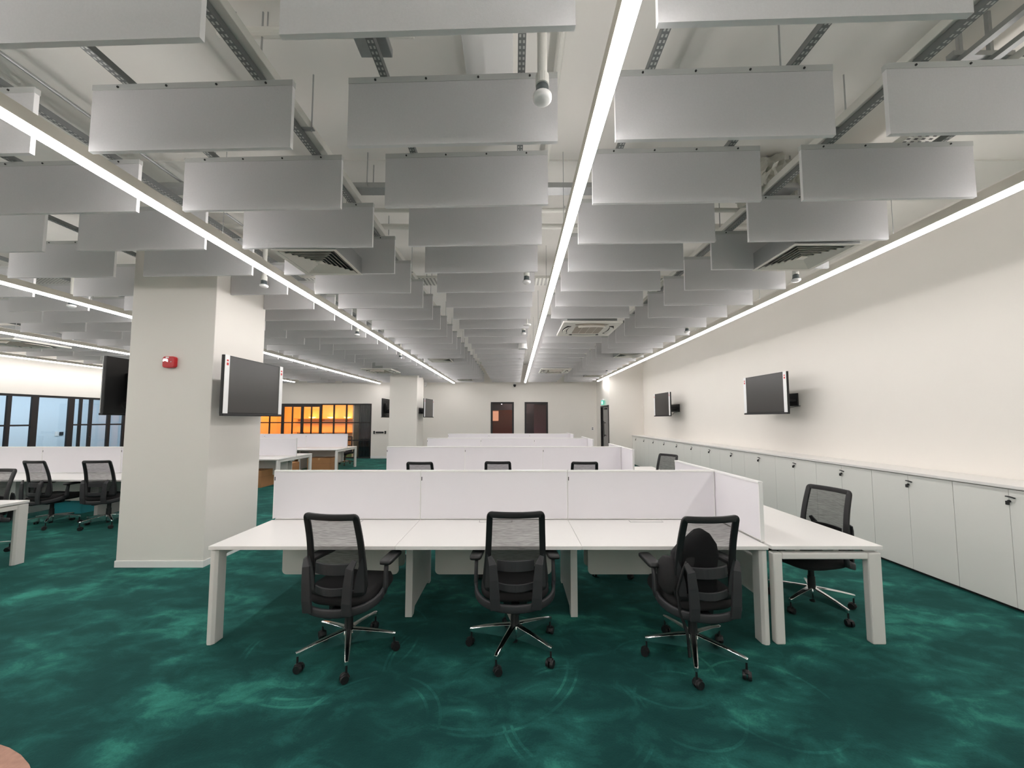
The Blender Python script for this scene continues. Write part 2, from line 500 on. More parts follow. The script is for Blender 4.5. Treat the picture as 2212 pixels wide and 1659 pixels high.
# ------------------------------------------------------------------ columns
def column(x0, x1, y0, y1, label):
    t = thing('column', label, 'column', ((x0 + x1) / 2, (y0 + y1) / 2, 0), 0, 'square white columns')
    a, b = (x1 - x0) / 2, (y1 - y0) / 2
    MB().box(-a, a, -b, b, 0, CZ).build('shaft', M['wall'], t, bevel=0.006)
    MB().box(-a - 0.008, a + 0.008, -b - 0.008, b + 0.008, 0, 0.075).build('baseboard', M['trim'], t, bevel=0.003)
    return t
C1 = (-4.57, -3.57, 4.35, 5.22); C2 = (-4.57, -3.57, 13.5, 14.45)
column(*C1, 'big square white column in the left foreground carrying the red alarm point')
column(*C2, 'square white column far back near the black bar device')

# ------------------------------------------------------------------ glazing
def glazing(name, plane, pos, u0, u1, z0, z1, bars, transoms, fr=0.06, thick=0.06, pane_mat='glass'):
    """black framed glazing; plane 'y': u is x at y=pos; plane 'x': u is y at x=pos. bars: (u, halfwidth)"""
    t = bpy.data.objects.new(name, None); COL.objects.link(t); t['kind'] = 'structure'
    def bx(m, a0, a1, b0, b1, d0, d1):
        if plane == 'y': m.box(a0, a1, pos + d0, pos + d1, b0, b1)
        else: m.box(pos - d1, pos - d0, a0, a1, b0, b1)
    m = MB()
    bx(m, u0, u0 + fr, z0, z1, 0, thick); bx(m, u1 - fr, u1, z0, z1, 0, thick)
    bx(m, u0 + fr, u1 - fr, z1 - fr, z1, 0, thick); bx(m, u0 + fr, u1 - fr, z0, z0 + fr, 0, thick)
    m.build('window_frame', M['frame'], t, bevel=0.003)
    for u, hw in bars:
        m = MB(); bx(m, u - hw, u + hw, z0 + fr, z1 - fr, 0.004, thick - 0.004); m.build('mullion', M['frame'], t)
    for za, a0, a1 in transoms:
        m = MB(); bx(m, a0, a1, za - 0.022, za + 0.022, 0.008, thick - 0.008); m.build('transom', M['frame'], t)
    m = MB(); bx(m, u0 + fr, u1 - fr, z0 + fr, z1 - fr, thick * 0.45, thick * 0.55)
    m.build('glass_pane', M[pane_mat], t)
    return t
g = glazing('window_1', 'y', BY + 0.02, GX0, GX1, 0, GZ,
        [(-10.73, .022), (-10.16, .055), (-9.74, .022), (-9.31, .055), (-8.91, .022), (-8.50, .055), (-7.92, .03), (-7.37, .03), (-11.3, .022)],
        [(1.55, GX0, GX1), (0.78, -8.5, GX1)])
MB().box(GX0, -8.45, BY + 0.01, BY + 0.09, GZ - 0.14, GZ - 0.04).build('head_rail', M['frame'], g)
for x, s in ((-9.42, -1), (-9.20, 1)):
    pts = [(x, BY + 0.0, 1.13), (x + s * .02, BY - 0.05, 1.12), (x + s * .02, BY - 0.05, 0.98), (x, BY + 0.0, 0.97)]
    MB().tube(pts, 0.012, n=8).build('door_handle', M['black'], g, smooth=True)
g = glazing('window_2', 'x', LX - 0.02, PY0, PY1, 0, PZ,
        [(8.1, .03), (8.6, .03), (9.1, .03), (9.58, .04), (10.10, .07), (10.93, .07), (11.17, .03), (11.44, .04), (11.96, .045), (12.42, .035), (12.9, .03), (13.4, .03), (14.0, .03)],
        [(1.53, PY0, 10.05), (1.53, 10.98, PY1)])
MB().tube([(LX + 0.0, 11.40, 1.15), (LX + 0.06, 11.40, 1.15), (LX + 0.06, 11.30, 1.15)], 0.012, n=8).build('door_handle', M['black'], g, smooth=True)
for n, (a, b) in (('window_3', W1), ('window_4', W2)):
    glazing(n, 'y', BY - 0.012, a, b, WZ0, WZ1, [], [], 0.075, 0.10, 'glass_dark')

# pantry shelves and lamps
for z, lab in ((1.02, 'lower long oak shelf in the orange pantry behind the glass'), (1.72, 'upper long oak shelf in the orange pantry behind the glass')):
    t = thing('wall_shelf', lab, 'shelf', (-9.6, BY + 2.93, z))
    MB().box(-1.7, 1.95, -0.17, 0.17, -0.02, 0.02).build('shelf_board', M['shelfwood'], t, bevel=0.003)
    for x in (-1.5, -0.3, 0.9, 1.8):
        MB().box(x - 0.015, x + 0.015, -0.12, 0.17, -0.12, -0.02).build('bracket', M['shelfwood'], t)
t = thing('tall_shelf_unit', 'tall oak shelf unit at the right end of the orange pantry', 'shelf unit', (-7.45, BY + 2.7, 0))
MB().box(-.32, -.29, -.2, .3, 0, 2.3).box(.27, .3, -.2, .3, 0, 2.3).box(-.32, .3, .28, .3, 0, 2.3).build('carcass', M['shelfwood'], t)
for z in (0.4, 0.9, 1.35, 1.8, 2.27):
    MB().box(-.29, .27, -.2, .28, z, z + .03).build('shelf_board', M['shelfwood'], t)
for i, x in enumerate((-10.4, -9.45, -8.6, -8.0)):
    t = thing('shelf_lamp', ['leftmost', 'second', 'third', 'rightmost'][i] + ' of the glowing lamps above the orange pantry shelf', 'lamp', (x, BY + 2.86, 1.74), 0, 'pantry shelf lamps')
    MB().lathe([(0.02, 0.0), (0.06, 0.005), (0.17, 0.06), (0.175, 0.075), (0.02, 0.08)]).build('lamp_shade', M['shelflamp'], t, smooth=True)
# store room behind the two far windows
t = thing('timber_panel', 'reddish brown lit panel seen through the left far window', 'panel', (-.63, BY + 2.0, 0))
MB().box(-.45, .55, 0, .04, 0.9, 2.15).build('board', M['brownpanel'], t)
MB().box(-.45, -.17, -0.008, -0.001, 1.62, 2.10).build('lit_patch', M['litwarm'], t)  # glowing patch stands in for warm light falling on the board
tag(MB().box(0.88, 1.75, BY + 0.8, BY + 0.84, 0.2, 2.35).build('mauve_board', M['mauve']), 'dull mauve board leaning behind the right far window', 'board')
t = thing('downlight', 'tiny bright downlight seen through the left far window', 'lamp', (-0.62, BY + 1.3, 2.42), 0)
MB().cyl((0, 0, 0), (0, 0, 0.58), 0.008).build('stem', M['black'], t)
MB().lathe([(0.005, -0.03), (0.03, -0.02), (0.035, 0.0), (0.005, 0.02)], n=12).build('bulb', M['lampwhite'], t, smooth=True)

# exit door, sign, small wall devices
d = bpy.data.objects.new('door_1', None); COL.objects.link(d); d['kind'] = 'structure'
MB().box(AX - .02, AX + .1, DY0, DY0 + .06, 0, DZ).box(AX - .02, AX + .1, DY1 - .06, DY1, 0, DZ).box(AX - .02, AX + .1, DY0, DY1, DZ - .06, DZ).build('door_frame', M['frame'], d, bevel=0.003)
MB().box(AX + .03, AX + .075, DY0 + .06, DY1 - .28, 0.01, DZ - .06).build('door_leaf', M['door'], d)
MB().box(AX + .04, AX + .075, DY1 - .28, DY1 - .06, 0.01, DZ - .06).build('recess_shadow', M['black'], d)  # black strip stands in for the shaded recess at the far jamb
MB().box(AX - .05, AX - .03, 14.72, 14.76, 1.0, 1.62).box(AX - .03, AX + .03, 14.725, 14.755, 1.05, 1.08).box(AX - .03, AX + .03, 14.725, 14.755, 1.54, 1.57).build('pull_handle', M['black'], d, bevel=.004)
MB().box(AX - .02, AX + .03, 14.5, 14.85, DZ - .16, DZ - .10).build('door_closer', M['black'], d, bevel=.004)
MB().tube([(AX + .03, 14.62, 1.05), (AX - .03, 14.62, 1.05), (AX - .03, 14.50, 1.05)], 0.011).build('lever_handle', M['chrome'], d, smooth=True)
t = thing('exit_sign', 'green running man exit sign hanging above the grey exit door', 'exit sign', (AX - 0.10, 14.72, 2.27))
MB().box(-.012, .012, -.16, .16, 0, .17).build('sign_plate', M['green'], t, bevel=.004)
MB().box(-.03, .03, -.17, .17, .17, .23).build('sign_housing', M['trim'], t, bevel=.006)
MB().box(.03, .10, -.03, .03, .18, .22).build('wall_bracket', M['trim'], t)
fig = MB()
for a, b, r in (((.03, .105), (-.01, .075), .016), ((-.01, .075), (.035, .045), .011), ((.035, .045), (.03, .015), .010), ((-.01, .075), (-.05, .055), .010), ((-.05, .055), (-.085, .05), .009),
                ((.03, .105), (.075, .09), .008), ((.03, .105), (-.02, .115), .008), ((-.02, .115), (-.035, .09), .008)):
    fig.cyl((-.0145, a[0], a[1]), (-.0145, b[0], b[1]), r * .8, n=8)
fig.cyl((-.018, .045, .135), (-.012, .045, .135), .016, n=14)
fig.box(-.016, -.0125, -.14, -.10, .02, .15)
fig.build('running_man', M['signwhite'], t)
t = thing('light_switch', 'small white double switch plate on the far wall left of the exit door', 'switch', (3.39, BY, 1.22))
MB().box(-.06, .06, -.012, 0, 0, .14).build('plate', M['trim'], t, bevel=.004)
for z in (.025, .085):
    MB().box(-.03, .03, -.018, -.012, z, z + .03).build('rocker', M['charcoal'], t)
t = thing('wall_device', 'long black bar device with two end blocks on the far wall', 'wall device', (-5.88, BY, 1.09))
MB().box(-.17, .17, -.04, 0, .0, .07).build('bar', M['black'], t, bevel=.006)
for x in (-.27, .215):
    MB().box(x, x + .06, -.045, 0, -.03, .10).build('end_block', M['black'], t, bevel=.006)
for i, (x, lab) in enumerate(((-3.90, 'white dome camera high on the far wall beside the far column'), (0.0, 'small dark dome camera high on the far wall near the centre light'))):
    t = thing('security_camera', lab, 'camera', (x, BY, 3.18), 0, 'dome cameras on the far wall')
    MB().box(-.05, .05, -.12, 0, .03, .12).build('camera_bracket', M['trim'], t, bevel=.01)
    MB().lathe([(0.01, -.08), (.045, -.06), (.06, -.02), (.06, .03), (.03, .035)], (0, -.10, 0)).build('dome', M['trim'] if i == 0 else M['black'], t, smooth=True)
t = thing('alarm_call_point', 'red fire alarm point on the front face of the left column', 'fire alarm', (-4.06, C1[2], 2.37))
o = MB().prism([(p[0] * 1, p[1]) for p in round_rect(-.072, .072, -.075, .06, .03)], 'y', -.045, 0).build('alarm_body', M['red'], t, bevel=.008)
MB().prism([(-.055, .03), (-.06, -.005), (-.03, .005), (0, -.01), (.0, .02), (-.02, .03)], 'y', -.050, -.044).build('strobe_lens', M['chrome'], t)
MB().box(-.03, .005, -.0475, -.044, .036, .052).build('print_line', M['sticker'], t)
MB().box(.028, .036, -.0475, -.044, -.01, -.002).build('indicator', M['sticker'], t)
t = thing('access_panel', 'small white and grey door controls on the blue wall behind the left glass', 'switch', (LX - 3.3, 13.3, 1.10))
MB().box(0, .02, -.08, .02, 0, .16).build('plate', M['trim'], t)
MB().box(0, .03, .05, .15, .02, .14).build('reader', M['charcoal'], t)

# ------------------------------------------------------------------ televisions
def tv(loc, rz, label, armx=0.30, back=True):
    """screen faces local -y; local y=0 is the screen plane, wall lies towards +y"""
    t = thing('wall_television', label, 'television', loc, rz, 'wall mounted televisions')
    W, H = 1.05, 0.68
    MB().box(-W / 2, W / 2, 0.0, .035, 0, H).build('tv_casing', M['black'], t, bevel=.006)
    MB().box(-W / 2 + .012, W / 2 - .012, -.004, .0, .02, H - .012).build('tv_screen', M['tv'], t)
    MB().box(-W / 2 - .002, W / 2 + .002, -.016, .03, -.02, .006).build('bottom_bezel', M['black'], t, bevel=.004)
    for s in (-1, 1):
        x0 = s * (W / 2 - .035)
        o = MB().box(x0 - .033, x0 + .033, -.011, -.005, .01, H).build('protective_strip', M['sticker'], t)
        MB().box(x0 - .012, x0 + .012, -.0135, -.011, H - .075, H - .055).box(x0 - .012, x0 + .014, -.0135, -.011, H - .12, H - .09).build('red_mark', M['redmark'], o)
    MB().box(-.30, .30, .035, .075, .14, .50).build('rear_box', M['black'], t, bevel=.01)
    m = MB().box(-.22, -.16, .07, armx, .20, .24).box(.16, .22, .07, armx, .20, .24).box(-.03, .03, .07, armx, .16, .28)
    m.box(-.25, .25, armx - .02, armx, .12, .34)
    m.build('wall_bracket', M['black'], t, bevel=.004)
    MB().tube([(.35, .05, .12), (.36, .10, .06), (.33, .16, .03), (.30, .22, .09), (.29, armx - .01, .12)], .005, n=6).build('cable', M['black'], t, smooth=True)
    return t
tv((-3.30, 4.70, 1.75), PI / 2, 'television with white edge strips on the right side of the near column', 0.25)
tv((-4.84, 4.85, 1.76), -PI / 2 , 'black television seen edge on at the left side of the near column', 0.25)
tv((4.42, 6.55, 1.80), -PI / 2 + 0.05, 'nearer television on the long right wall', 0.42)
tv((4.42, 11.12, 1.80), -PI / 2 + 0.06, 'farther television on the long right wall', 0.42)
tv((-3.24, 13.98, 1.78), PI / 2 - 0.10, 'small looking television on the right side of the far column', 0.30)
tv((-4.84, 13.98, 1.78), -PI / 2, 'television on the left side of the far column', 0.25)

# ------------------------------------------------------------------ cabinets along the right wall
CABX = 4.415
def cabinet(yc, label):
    t = thing('storage_cabinet', label, 'cabinet', (0, yc, 0), 0, 'two door cabinets along the right wall')
    h = .425
    MB().box(CABX + .02, RX - .005, -h + .0005, h - .0005, .04, 1.070).build('cabinet_body', M['cab'], t)
    MB().box(CABX + .05, RX - .01, -h + .0005, h - .0005, 0, .04).build('plinth', M['gap'], t)
    for s in (-1, 1):
        y0, y1 = (0.0015, h - .002) if s > 0 else (-h + .002, -0.0015)
        d = MB().box(CABX, CABX + .019, y0, y1, .035, 1.066).build('cabinet_door', M['cab'], t, bevel=.0015)
        if s < 0:
            MB().cyl((CABX - .012, -.004, .962), (CABX, -.004, .962), .012, n=12).box(CABX - .030, CABX - .012, -.014, .006, .930, .965).build('lock', M['black'], d, bevel=.003)
        if s > 0:
            MB().tube([(CABX - .010, .012, 1.003), (CABX - .016, -.018, 1.003), (CABX - .014, -.050, .996)], .009, .006, n=8).build('finger_pull', M['black'], d, smooth=True)
    return t
ORD = ['first', 'second', 'third', 'fourth', 'fifth', 'sixth', 'seventh', 'eighth', 'ninth', 'tenth', 'eleventh', 'twelfth', 'thirteenth',
       'fourteenth', 'fifteenth', 'sixteenth', 'seventeenth', 'eighteenth', 'nineteenth', 'twentieth', 'twenty-first', 'twenty-second',
       'twenty-third', 'twenty-fourth', 'twenty-fifth', 'twenty-sixth', 'twenty-seventh']
cab0 = None
for k in range(13):
    lab = 'white two door cabinet along the right wall, ' + ORD[k] + ' from the right edge'
    y = 3.36 + .85 * k
    if cab0 is None: cab0 = cabinet(y, lab)
    else: dup(cab0, (0, y, 0), 0, lab)
t = thing('cabinet_worktop', 'long white continuous top over the row of cabinets on the right', 'worktop', (4.63, 8.4, 1.072))
MB().box(-.235, .235, 2.9 - 8.4, AY - 8.4 - .005, .004, .033).build('top_board', M['cabtop'], t, bevel=.002)
MB().box(-.21, .235, 2.91 - 8.4, AY - 8.4 - .006, -.001, .004).build('shadow_gap', M['gap'], t)

# ------------------------------------------------------------------ desks
UW = 1.42
def portal_yz(x0, x1, y0, y1, top=.69, lw=.10, rail=.05):
    m = MB()
    c = .018
    for (a, b) in ((y0, y0 + lw), (y1 - lw, y1)):
        m.prism([(x0, a + c), (x0 + c, a), (x1 - c, a), (x1, a + c), (x1, b), (x0, b)], 'z', 0.0, top)
    m.box(x0, x1, y0 + lw, y1 - lw, top - rail, top)
    return m
def portal_xz(y0, y1, x0, x1, top=.69, lw=.10, lw0=None, rail=.05):
    m = MB(); lw0 = lw0 or lw
    for (a, b) in ((x0, x0 + lw0), (x1 - lw, x1)):
        m.prism([(a, y0), (b, y0), (b, y1), (a, y1)], 'z', 0.0, top)
    m.prism([(x0 + lw0, top - rail), (x1 - lw, top - rail), (x1 - lw, top), (x0 + lw0, top)], 'y', y0, y1)
    return m
def make_bench(label):
    """six-place bench; origin at the floor centre"""
    t = thing('bench_desk', label, 'desk', (0, 0, 0), 0, 'white bench desks')
    L = UW * 3; x0 = -L / 2
    for k in range(3):
        a, b = x0 + UW * k, x0 + UW * (k + 1)
        for s in (-1, 1):
            y0, y1 = (-.76, -.02) if s < 0 else (.02, .76)
            MB().box(a + .001, b - .001, y0, y1, .700, .728).build('worktop', M['desk'], t, bevel=.002)
            yf0, yf1 = (y1 - .075, y1 - .025) if s < 0 else (y0 + .025, y0 + .075)
            xf = (a + b) / 2 + .02
            MB().box(xf - .155, xf + .155, yf0 - .003, yf1 + .003, .7280, .7284).build('flap_recess', M['gap'], t)
            MB().box(xf - .152, xf + .152, yf0, yf1, .7284, .7295).build('cable_flap', M['desk'], t)
            ym = -.10 if s < 0 else .10
            MB().prism(round_rect(a + .17, b - .17, .255, .69, .04, 5, (0, 0, 1, 1)), 'y', ym - .009, ym + .009).build('modesty_panel', M['modesty'], t, bevel=.002)
        # screen
        p = MB().box(a + .004, b - .004, -.012, .012, .742, 1.182).build('privacy_screen', M['screen'], t)
        MB().box(a + .001, b - .001, -.018, .018, 1.182, 1.198).box(a + .001, a + .006, -.016, .016, .735, 1.182).box(b - .006, b - .001, -.016, .016, .735, 1.182).build('screen_trim', M['trim'], p, bevel=.002)
        MB().box(a + .002, a + .014, -.014, -.0125, 1.10, 1.135).build('screen_clip', M['gap'], p)
    for s in (-1, 1):
        xa = x0 + .004 if s < 0 else -x0 - .066
        portal_yz(xa, xa + .062, -.755, .755).build('end_frame', M['leg'], t, bevel=.003)
    for k in (1, 2):
        xa = x0 + UW * k
        poly = [(-.36, 0), (-.30, 0), (-.27, .05), (.27, .05), (.30, 0), (.36, 0), (.36, .69), (-.36, .69)]
        MB().prism(poly, 'x', xa - .030, xa + .030).build('middle_leg', M['leg'], t, bevel=.004)
    for y in (-.33, .33):
        MB().box(x0 + .07, -x0 - .07, y - .02, y + .02, .655, .700).build('under_rail', M['leg'], t)
    MB().box(x0 + .1, -x0 - .1, -.085, .085, .60, .615).build('cable_tray', M['leg'], t)
    return t
def make_end_desk(label):
    """single desk standing crosswise at the end of a bench; origin at the floor by its bench side, on the bench's centre line"""
    t = thing('end_desk', label, 'desk', (0, 0, 0), 0, 'end desks across the benches')
    MB().box(.0, .845, -.755, .85, .700, .728).build('worktop', M['desk'], t, bevel=.002)
    portal_xz(-.750, -.690, .010, .835, .675, .10, .07).build('end_frame', M['leg'], t, bevel=.010)
    portal_xz(.785, .845, .010, .835, .675, .10, .07).build('end_frame', M['leg'], t, bevel=.010)
    for x in (.22, .52):
        MB().box(x, x + .04, -.69, .785, .640, .698).build('under_rail', M['leg'], t)
    MB().prism(round_rect(-.45, .60, .20, .690, .04, 5, (0, 0, 1, 1)), 'x', .095, .113).build('modesty_panel', M['modesty'], t, bevel=.002)
    p = MB().box(-.022, .002, -.66, .87, .742, 1.182).build('privacy_screen', M['screen'], t)
    MB().box(-.030, .010, -.665, .875, 1.182, 1.198).box(-.026, .006, -.668, -.660, .730, 1.182).box(-.026, .006, .870, .876, .730, 1.182).build('screen_trim', M['trim'], p, bevel=.002)
    return t
RXC = -2.33 + UW * 1.5
ROWY = [3.64, 6.80, 9.92, 13.0]
names = ['front', 'second', 'third', 'fourth and farthest']
b0 = make_bench('long white bench desk in the foreground with three black chairs in front')
b0.location = (RXC, ROWY[0], 0)
labs = ['', 'white bench desk directly behind the foreground one, second of the centre rows', 'white bench desk, third of the centre rows from the front', 'white bench desk, fourth centre row, nearest the far windows']
for k in (1, 2, 3): dup(b0, (RXC, ROWY[k], 0), 0, labs[k])
labs = ['white bench desk cut off at the left picture edge beside the near column', 'white bench desk with two chairs left of the near column',
        'white bench desk just right of the near column with a carton under it', 'farthest left white bench desk, in front of the orange pantry glass']
LROW = [(-7.93, 3.74), (-7.82, 6.75), (-7.87, 9.82), (-7.82, 12.68)]
for k in range(4): dup(b0, (LROW[k][0], LROW[k][1], 0), 0, labs[k])
EX = RXC + UW * 1.5 + .028
e0 = make_end_desk('white end desk with open frame legs at the right end of the foreground bench')
e0.location = (EX, ROWY[0], 0)
labs = ['', 'white end desk at the right end of the second centre bench', 'white end desk at the right end of the third centre bench', 'white end desk at the right end of the farthest centre bench']
for k in (1, 2, 3): dup(e0, (EX, ROWY[k], 0), 0, labs[k])

# ------------------------------------------------------------------ office chair
def back_pt(u, v):
    """point of the backrest; u across -1..1, v up 0..1"""
    z = .50 + .545 * v
    hw = .226 - .026 * v
    y = -.200 - .085 * v + .030 * math.sin(v * PI) - 0.0
    y += .040 * u * u
    return (u * hw, y, z)
def make_chair(label):
    t = thing('office_chair', label, 'chair', (0, 0, 0), 0)
    # backrest frame: a rounded loop
    loop = []
    for (a, b) in round_rect(-1, 1, 0, 1, .12, 5):
        pass
    N = 14
    def seg(u0, v0, u1, v1):
        return [(u0 + (u1 - u0) * i / N, v0 + (v1 - v0) * i / N) for i in range(N)]
    r = .07; rv = .035
    uv = []
    uv += seg(-1, rv, -1, 1 - rv)
    uv += [(-1 + r * (1 - math.cos(a)), 1 - rv + rv * math.sin(a)) for a in [PI / 2 * i / 5 for i in range(5)]]
    uv += seg(-1 + r, 1, 1 - r, 1)
    uv += [(1 - r + r * math.sin(a), 1 - rv + rv * math.cos(a)) for a in [PI / 2 * i / 5 for i in range(5)]]
    uv += seg(1, 1 - rv, 1, rv)
    uv += [(1 - r + r * math.cos(a), rv - rv * math.sin(a)) for a in [PI / 2 * i / 5 for i in range(5)]]
    uv += seg(1 - r, 0, -1 + r, 0)
    uv += [(-1 + r - r * math.sin(a), rv - rv * math.cos(a)) for a in [PI / 2 * i / 5 for i in range(5)]]
    fr = MB().tube([back_pt(u * .90, v * .965 + .0175) for u, v in uv], [.0215 + .014 * max(0, 1 - v / .45) if .045 < v < .95 else .021 for u, v in uv], .010, n=8, closed=True, up=(0, 1, 0), sq=.22)
    fr.build('back_frame', M['black'], t, smooth=True)
    g = MB(); nu, nv = 10, 14; vs = []
    for j in range(nv + 1):
        for i in range(nu + 1):
            vs.append(back_pt((-1 + 2 * i / nu) * .90, .03 + .94 * j / nv))
    fs = [(j * (nu + 1) + i, j * (nu + 1) + i + 1, (j + 1) * (nu + 1) + i + 1, (j + 1) * (nu + 1) + i) for j in range(nv) for i in range(nu)]
    g.add(vs, fs).build('mesh_back', M['mesh'], t, smooth=True)
    for s in (-1, 1):
        rings = []
        for j in range(9):
            v = .03 + .42 * j / 8
            ui = .66 + .26 * (j / 8) ** 2
            a = Vector(back_pt(s * ui, v)); b = Vector(back_pt(s * .97, v))
            rings.append([(a.x, a.y - .012, a.z), (a.x, a.y - .006, a.z), (b.x, b.y - .004, b.z), (b.x, b.y - .014, b.z)])
        MB().loft(rings).build('side_wing', M['charcoal'], t, smooth=False)
    # lumbar pad and lower band behind the mesh
    def band(z0, z1, hw, y0, th, sag):
        m = MB(); rings = []
        K = 10
        for i in range(K + 1):
            u = -1 + 2 * i / K
            x = u * hw; y = y0 + .035 * u * u
            s = sag * (1 - u * u)
            rings.append([(x, y - th, z0 - s), (x, y, z0 - s), (x, y, z1 - s * .4), (x, y - th, z1 - s * .4)])
        return m.loft(rings)
    band(.640, .715, .130, -.232, .016, -.002).build('lumbar_pad', M['charcoal'], t, bevel=.004)
    band(.515, .562, .125, -.238, .012, .010).build('lower_band', M['charcoal'], t, bevel=.004)
    for s in (-1, 1):
        pts = [(s * .140, -.262, .400), (s * .143, -.272, .48), (s * .150, -.272, .60), (s * .158, -.266, .70), (s * .180, -.245, .750)]
        MB().tube(pts, [.034, .034, .031, .027, .015], [.009, .009, .009, .008, .006], n=8, up=(0, 1, 0), sq=.15).build('back_strut', M['charcoal'], t, bevel=.002)
    # yoke joining the struts and the arms
    pts = []
    for i in range(21):
        a = PI * i / 20
        pts.append((-.285 * math.cos(a), -.03 - .235 * math.sin(a) ** .8, .475 - .070 * math.sin(a) ** .6))
    MB().tube(pts, .012, .027, n=8, sq=.4).build('yoke', M['charcoal'], t, smooth=True)
    for s in (-1, 1):
        MB().tube([(s * .285, -.035, .455), (s * .290, -.025, .50), (s * .288, -.02, .58), (s * .286, -.01, .655)], [.013, .014, .013, .013], [.022, .024, .020, .018], n=8, up=(0, 1, 0), sq=.6).build('arm_post', M['charcoal'], t, smooth=True)
        rings = []
        for (z, k) in ((.652, .86), (.660, 1.0), (.676, 1.0), (.684, .88)):
            ring = []
            for (x, y, _) in superellipse(.044 * k, .130 * k, .35, 24, 0, 0, 0):
                yy = y
                xx = x + (-.10 * s) * yy * .9
                ring.append((s * .283 + xx, .065 + yy, z - .06 * max(0, yy - .06)))
            rings.append(ring)
        MB().loft(rings).build('armrest', M['black'], t, smooth=True)
    # seat
    rings = []
    for z, k in ((.405, .80), (.415, .93), (.440, 1.0), (.470, 1.0), (.488, .95), (.496, .80), (.498, .45)):
        ring = []
        for (x, y, _) in superellipse(.250 * k, .245 * k, .55, 36):
            zz = z - .35 * max(0, y - .14) ** 1.6 * 2 + .02 * (x / .25) ** 2 * (1 if z > .48 else 0)
            ring.append((x, y + .045, zz))
        rings.append(ring)
    MB().loft(rings).build('seat', M['fabric'], t, smooth=True)
    m = MB().box(-.085, .085, -.12, .10, .355, .410).box(-.03, .03, -.26, -.10, .365, .395)
    m.build('tilt_mechanism', M['black'], t, bevel=.008)
    MB().tube([(.08, .04, .385), (.19, .05, .382), (.235, .06, .378)], [.006, .006, .012], .006, n=8).build('height_lever', M['black'], t, smooth=True)
    MB().cyl((0, 0, .135), (0, 0, .36), .024, n=16).cyl((0, 0, .15), (0, 0, .27), .032, .029, n=16).cyl((0, 0, .045), (0, 0, .12), .022, n=16).build('gas_column', M['black'], t, smooth=False)
    MB().lathe([(.02, .105), (.045, .110), (.050, .14), (.044, .172), (.034, .178)]).build('base_hub', M['chrome'], t, smooth=True)
    for k in range(5):
        a = 2 * PI * k / 5 + .52
        c, q = math.cos(a), math.sin(a)
        def P(r, w, z): return (r * c - w * q, r * q + w * c, z)
        rings = []
        for r, w, zb, zt in ((.035, .024, .082, .178), (.12, .021, .090, .168), (.22, .018, .098, .154), (.318, .014, .104, .136), (.336, .010, .106, .132)):
            rings.append([P(r, -w, zb), P(r, w, zb), P(r, w, zt - .005), P(r, w * .55, zt), P(r, -w * .55, zt), P(r, -w, zt - .005)])
        arm = MB().loft(rings).build('base_arm', M['chrome'], t, bevel=.0015)
        cx_, cy_ = P(.325, 0, 0)[:2]
        b = a * 2.3 + k
        d = Vector((math.cos(b), math.sin(b), 0)); e = Vector((-d.y, d.x, 0))
        ctr = Vector((cx_, cy_, .028)) + d * .012
        m = MB()
        for s in (-1, 1):
            m.cyl(ctr + e * s * .006, ctr + e * s * .026, .029, .025, n=18)
        m.tube([ctr - d * .030 + Vector((0, 0, .002)), ctr - d * .022 + Vector((0, 0, .022)), ctr + Vector((0, 0, .031)), ctr + d * .022 + Vector((0, 0, .020))], .015, .004, n=8)
        m.cyl((cx_, cy_, .05), (cx_, cy_, .110), .007, n=8)
        m.build('caster', M['black'], arm)
    return t
def fyaw(fx, fy):           # yaw that turns the chair's +y towards (fx, fy)
    return math.atan2(-fx, fy)
def spin_base(root, ang):
    for c in root.children:
        if c.name.startswith('base_arm'): c.rotation_euler = (0, 0, ang)
    return root
ch = make_chair('black mesh office chair, left of the three in front of the foreground desk')
ch.location = (-1.21, 2.80, 0); ch.rotation_euler = (0, 0, -.14)
FRONT = 'three chairs before the foreground desk'; ch['group'] = FRONT
dup(ch, (0.00, 2.86, 0), .03, 'black mesh office chair, middle of the three in front of the foreground desk', FRONT)
c3 = dup(ch, (1.27, 2.74, 0), .10, 'black mesh office chair holding a dark bag, right of the three before the foreground desk', FRONT)
spin_base(c3, -.07)
dup(ch, (2.70, 3.47, 0), fyaw(-.96, -.22), 'black mesh office chair at the right end desk, turned away from the cabinets', 'chairs at the end desks')
dup(ch, (2.60, 6.72, 0), fyaw(-.85, -.5), 'black office chair at the second end desk, only its back showing', 'chairs at the end desks')
G2 = 'chairs behind the foreground bench'
for i, (x, y, r, n) in enumerate(((-1.46, 4.33, PI + .1, 'left'), (-.36, 4.36, PI - .2, 'middle'), (1.12, 4.33, PI + .15, 'right'))):
    dup(ch, (x, y, 0), r, 'black office chair on the far side of the foreground bench, ' + n + ' one, casters showing underneath', G2)
G3 = 'chairs before the second centre bench'
for (x, y, n) in ((-1.42, 5.86, 'left'), (-.25, 5.93, 'middle'), (1.06, 5.88, 'right')):
    dup(ch, (x, y, 0), -.03, 'black chair top peeking over the foreground screens, ' + n + ' of three', G3)
dup(ch, (-7.40, 6.02, 0), -.1, 'black mesh office chair at the left bench, farther from the near column', 'chairs at the left bench')
dup(ch, (-6.52, 6.05, 0), .12, 'black mesh office chair at the left bench, right beside the near column', 'chairs at the left bench')
dup(ch, (-6.60, 4.56, 0), PI + .05, 'black office chair cut off by the left picture edge behind the nearest left desk', 'chairs at the left bench')
dup(ch, (-6.35, 13.95, 0), PI + .2, 'black office chair behind the farthest left desk, base showing near its right leg', 'chairs by the pantry')
dup(ch, (-8.05, 13.95, 0), PI - .3, 'black office chair behind the farthest left desk, base seen above a carton', 'chairs by the pantry')

spin_base(ch, -.31)
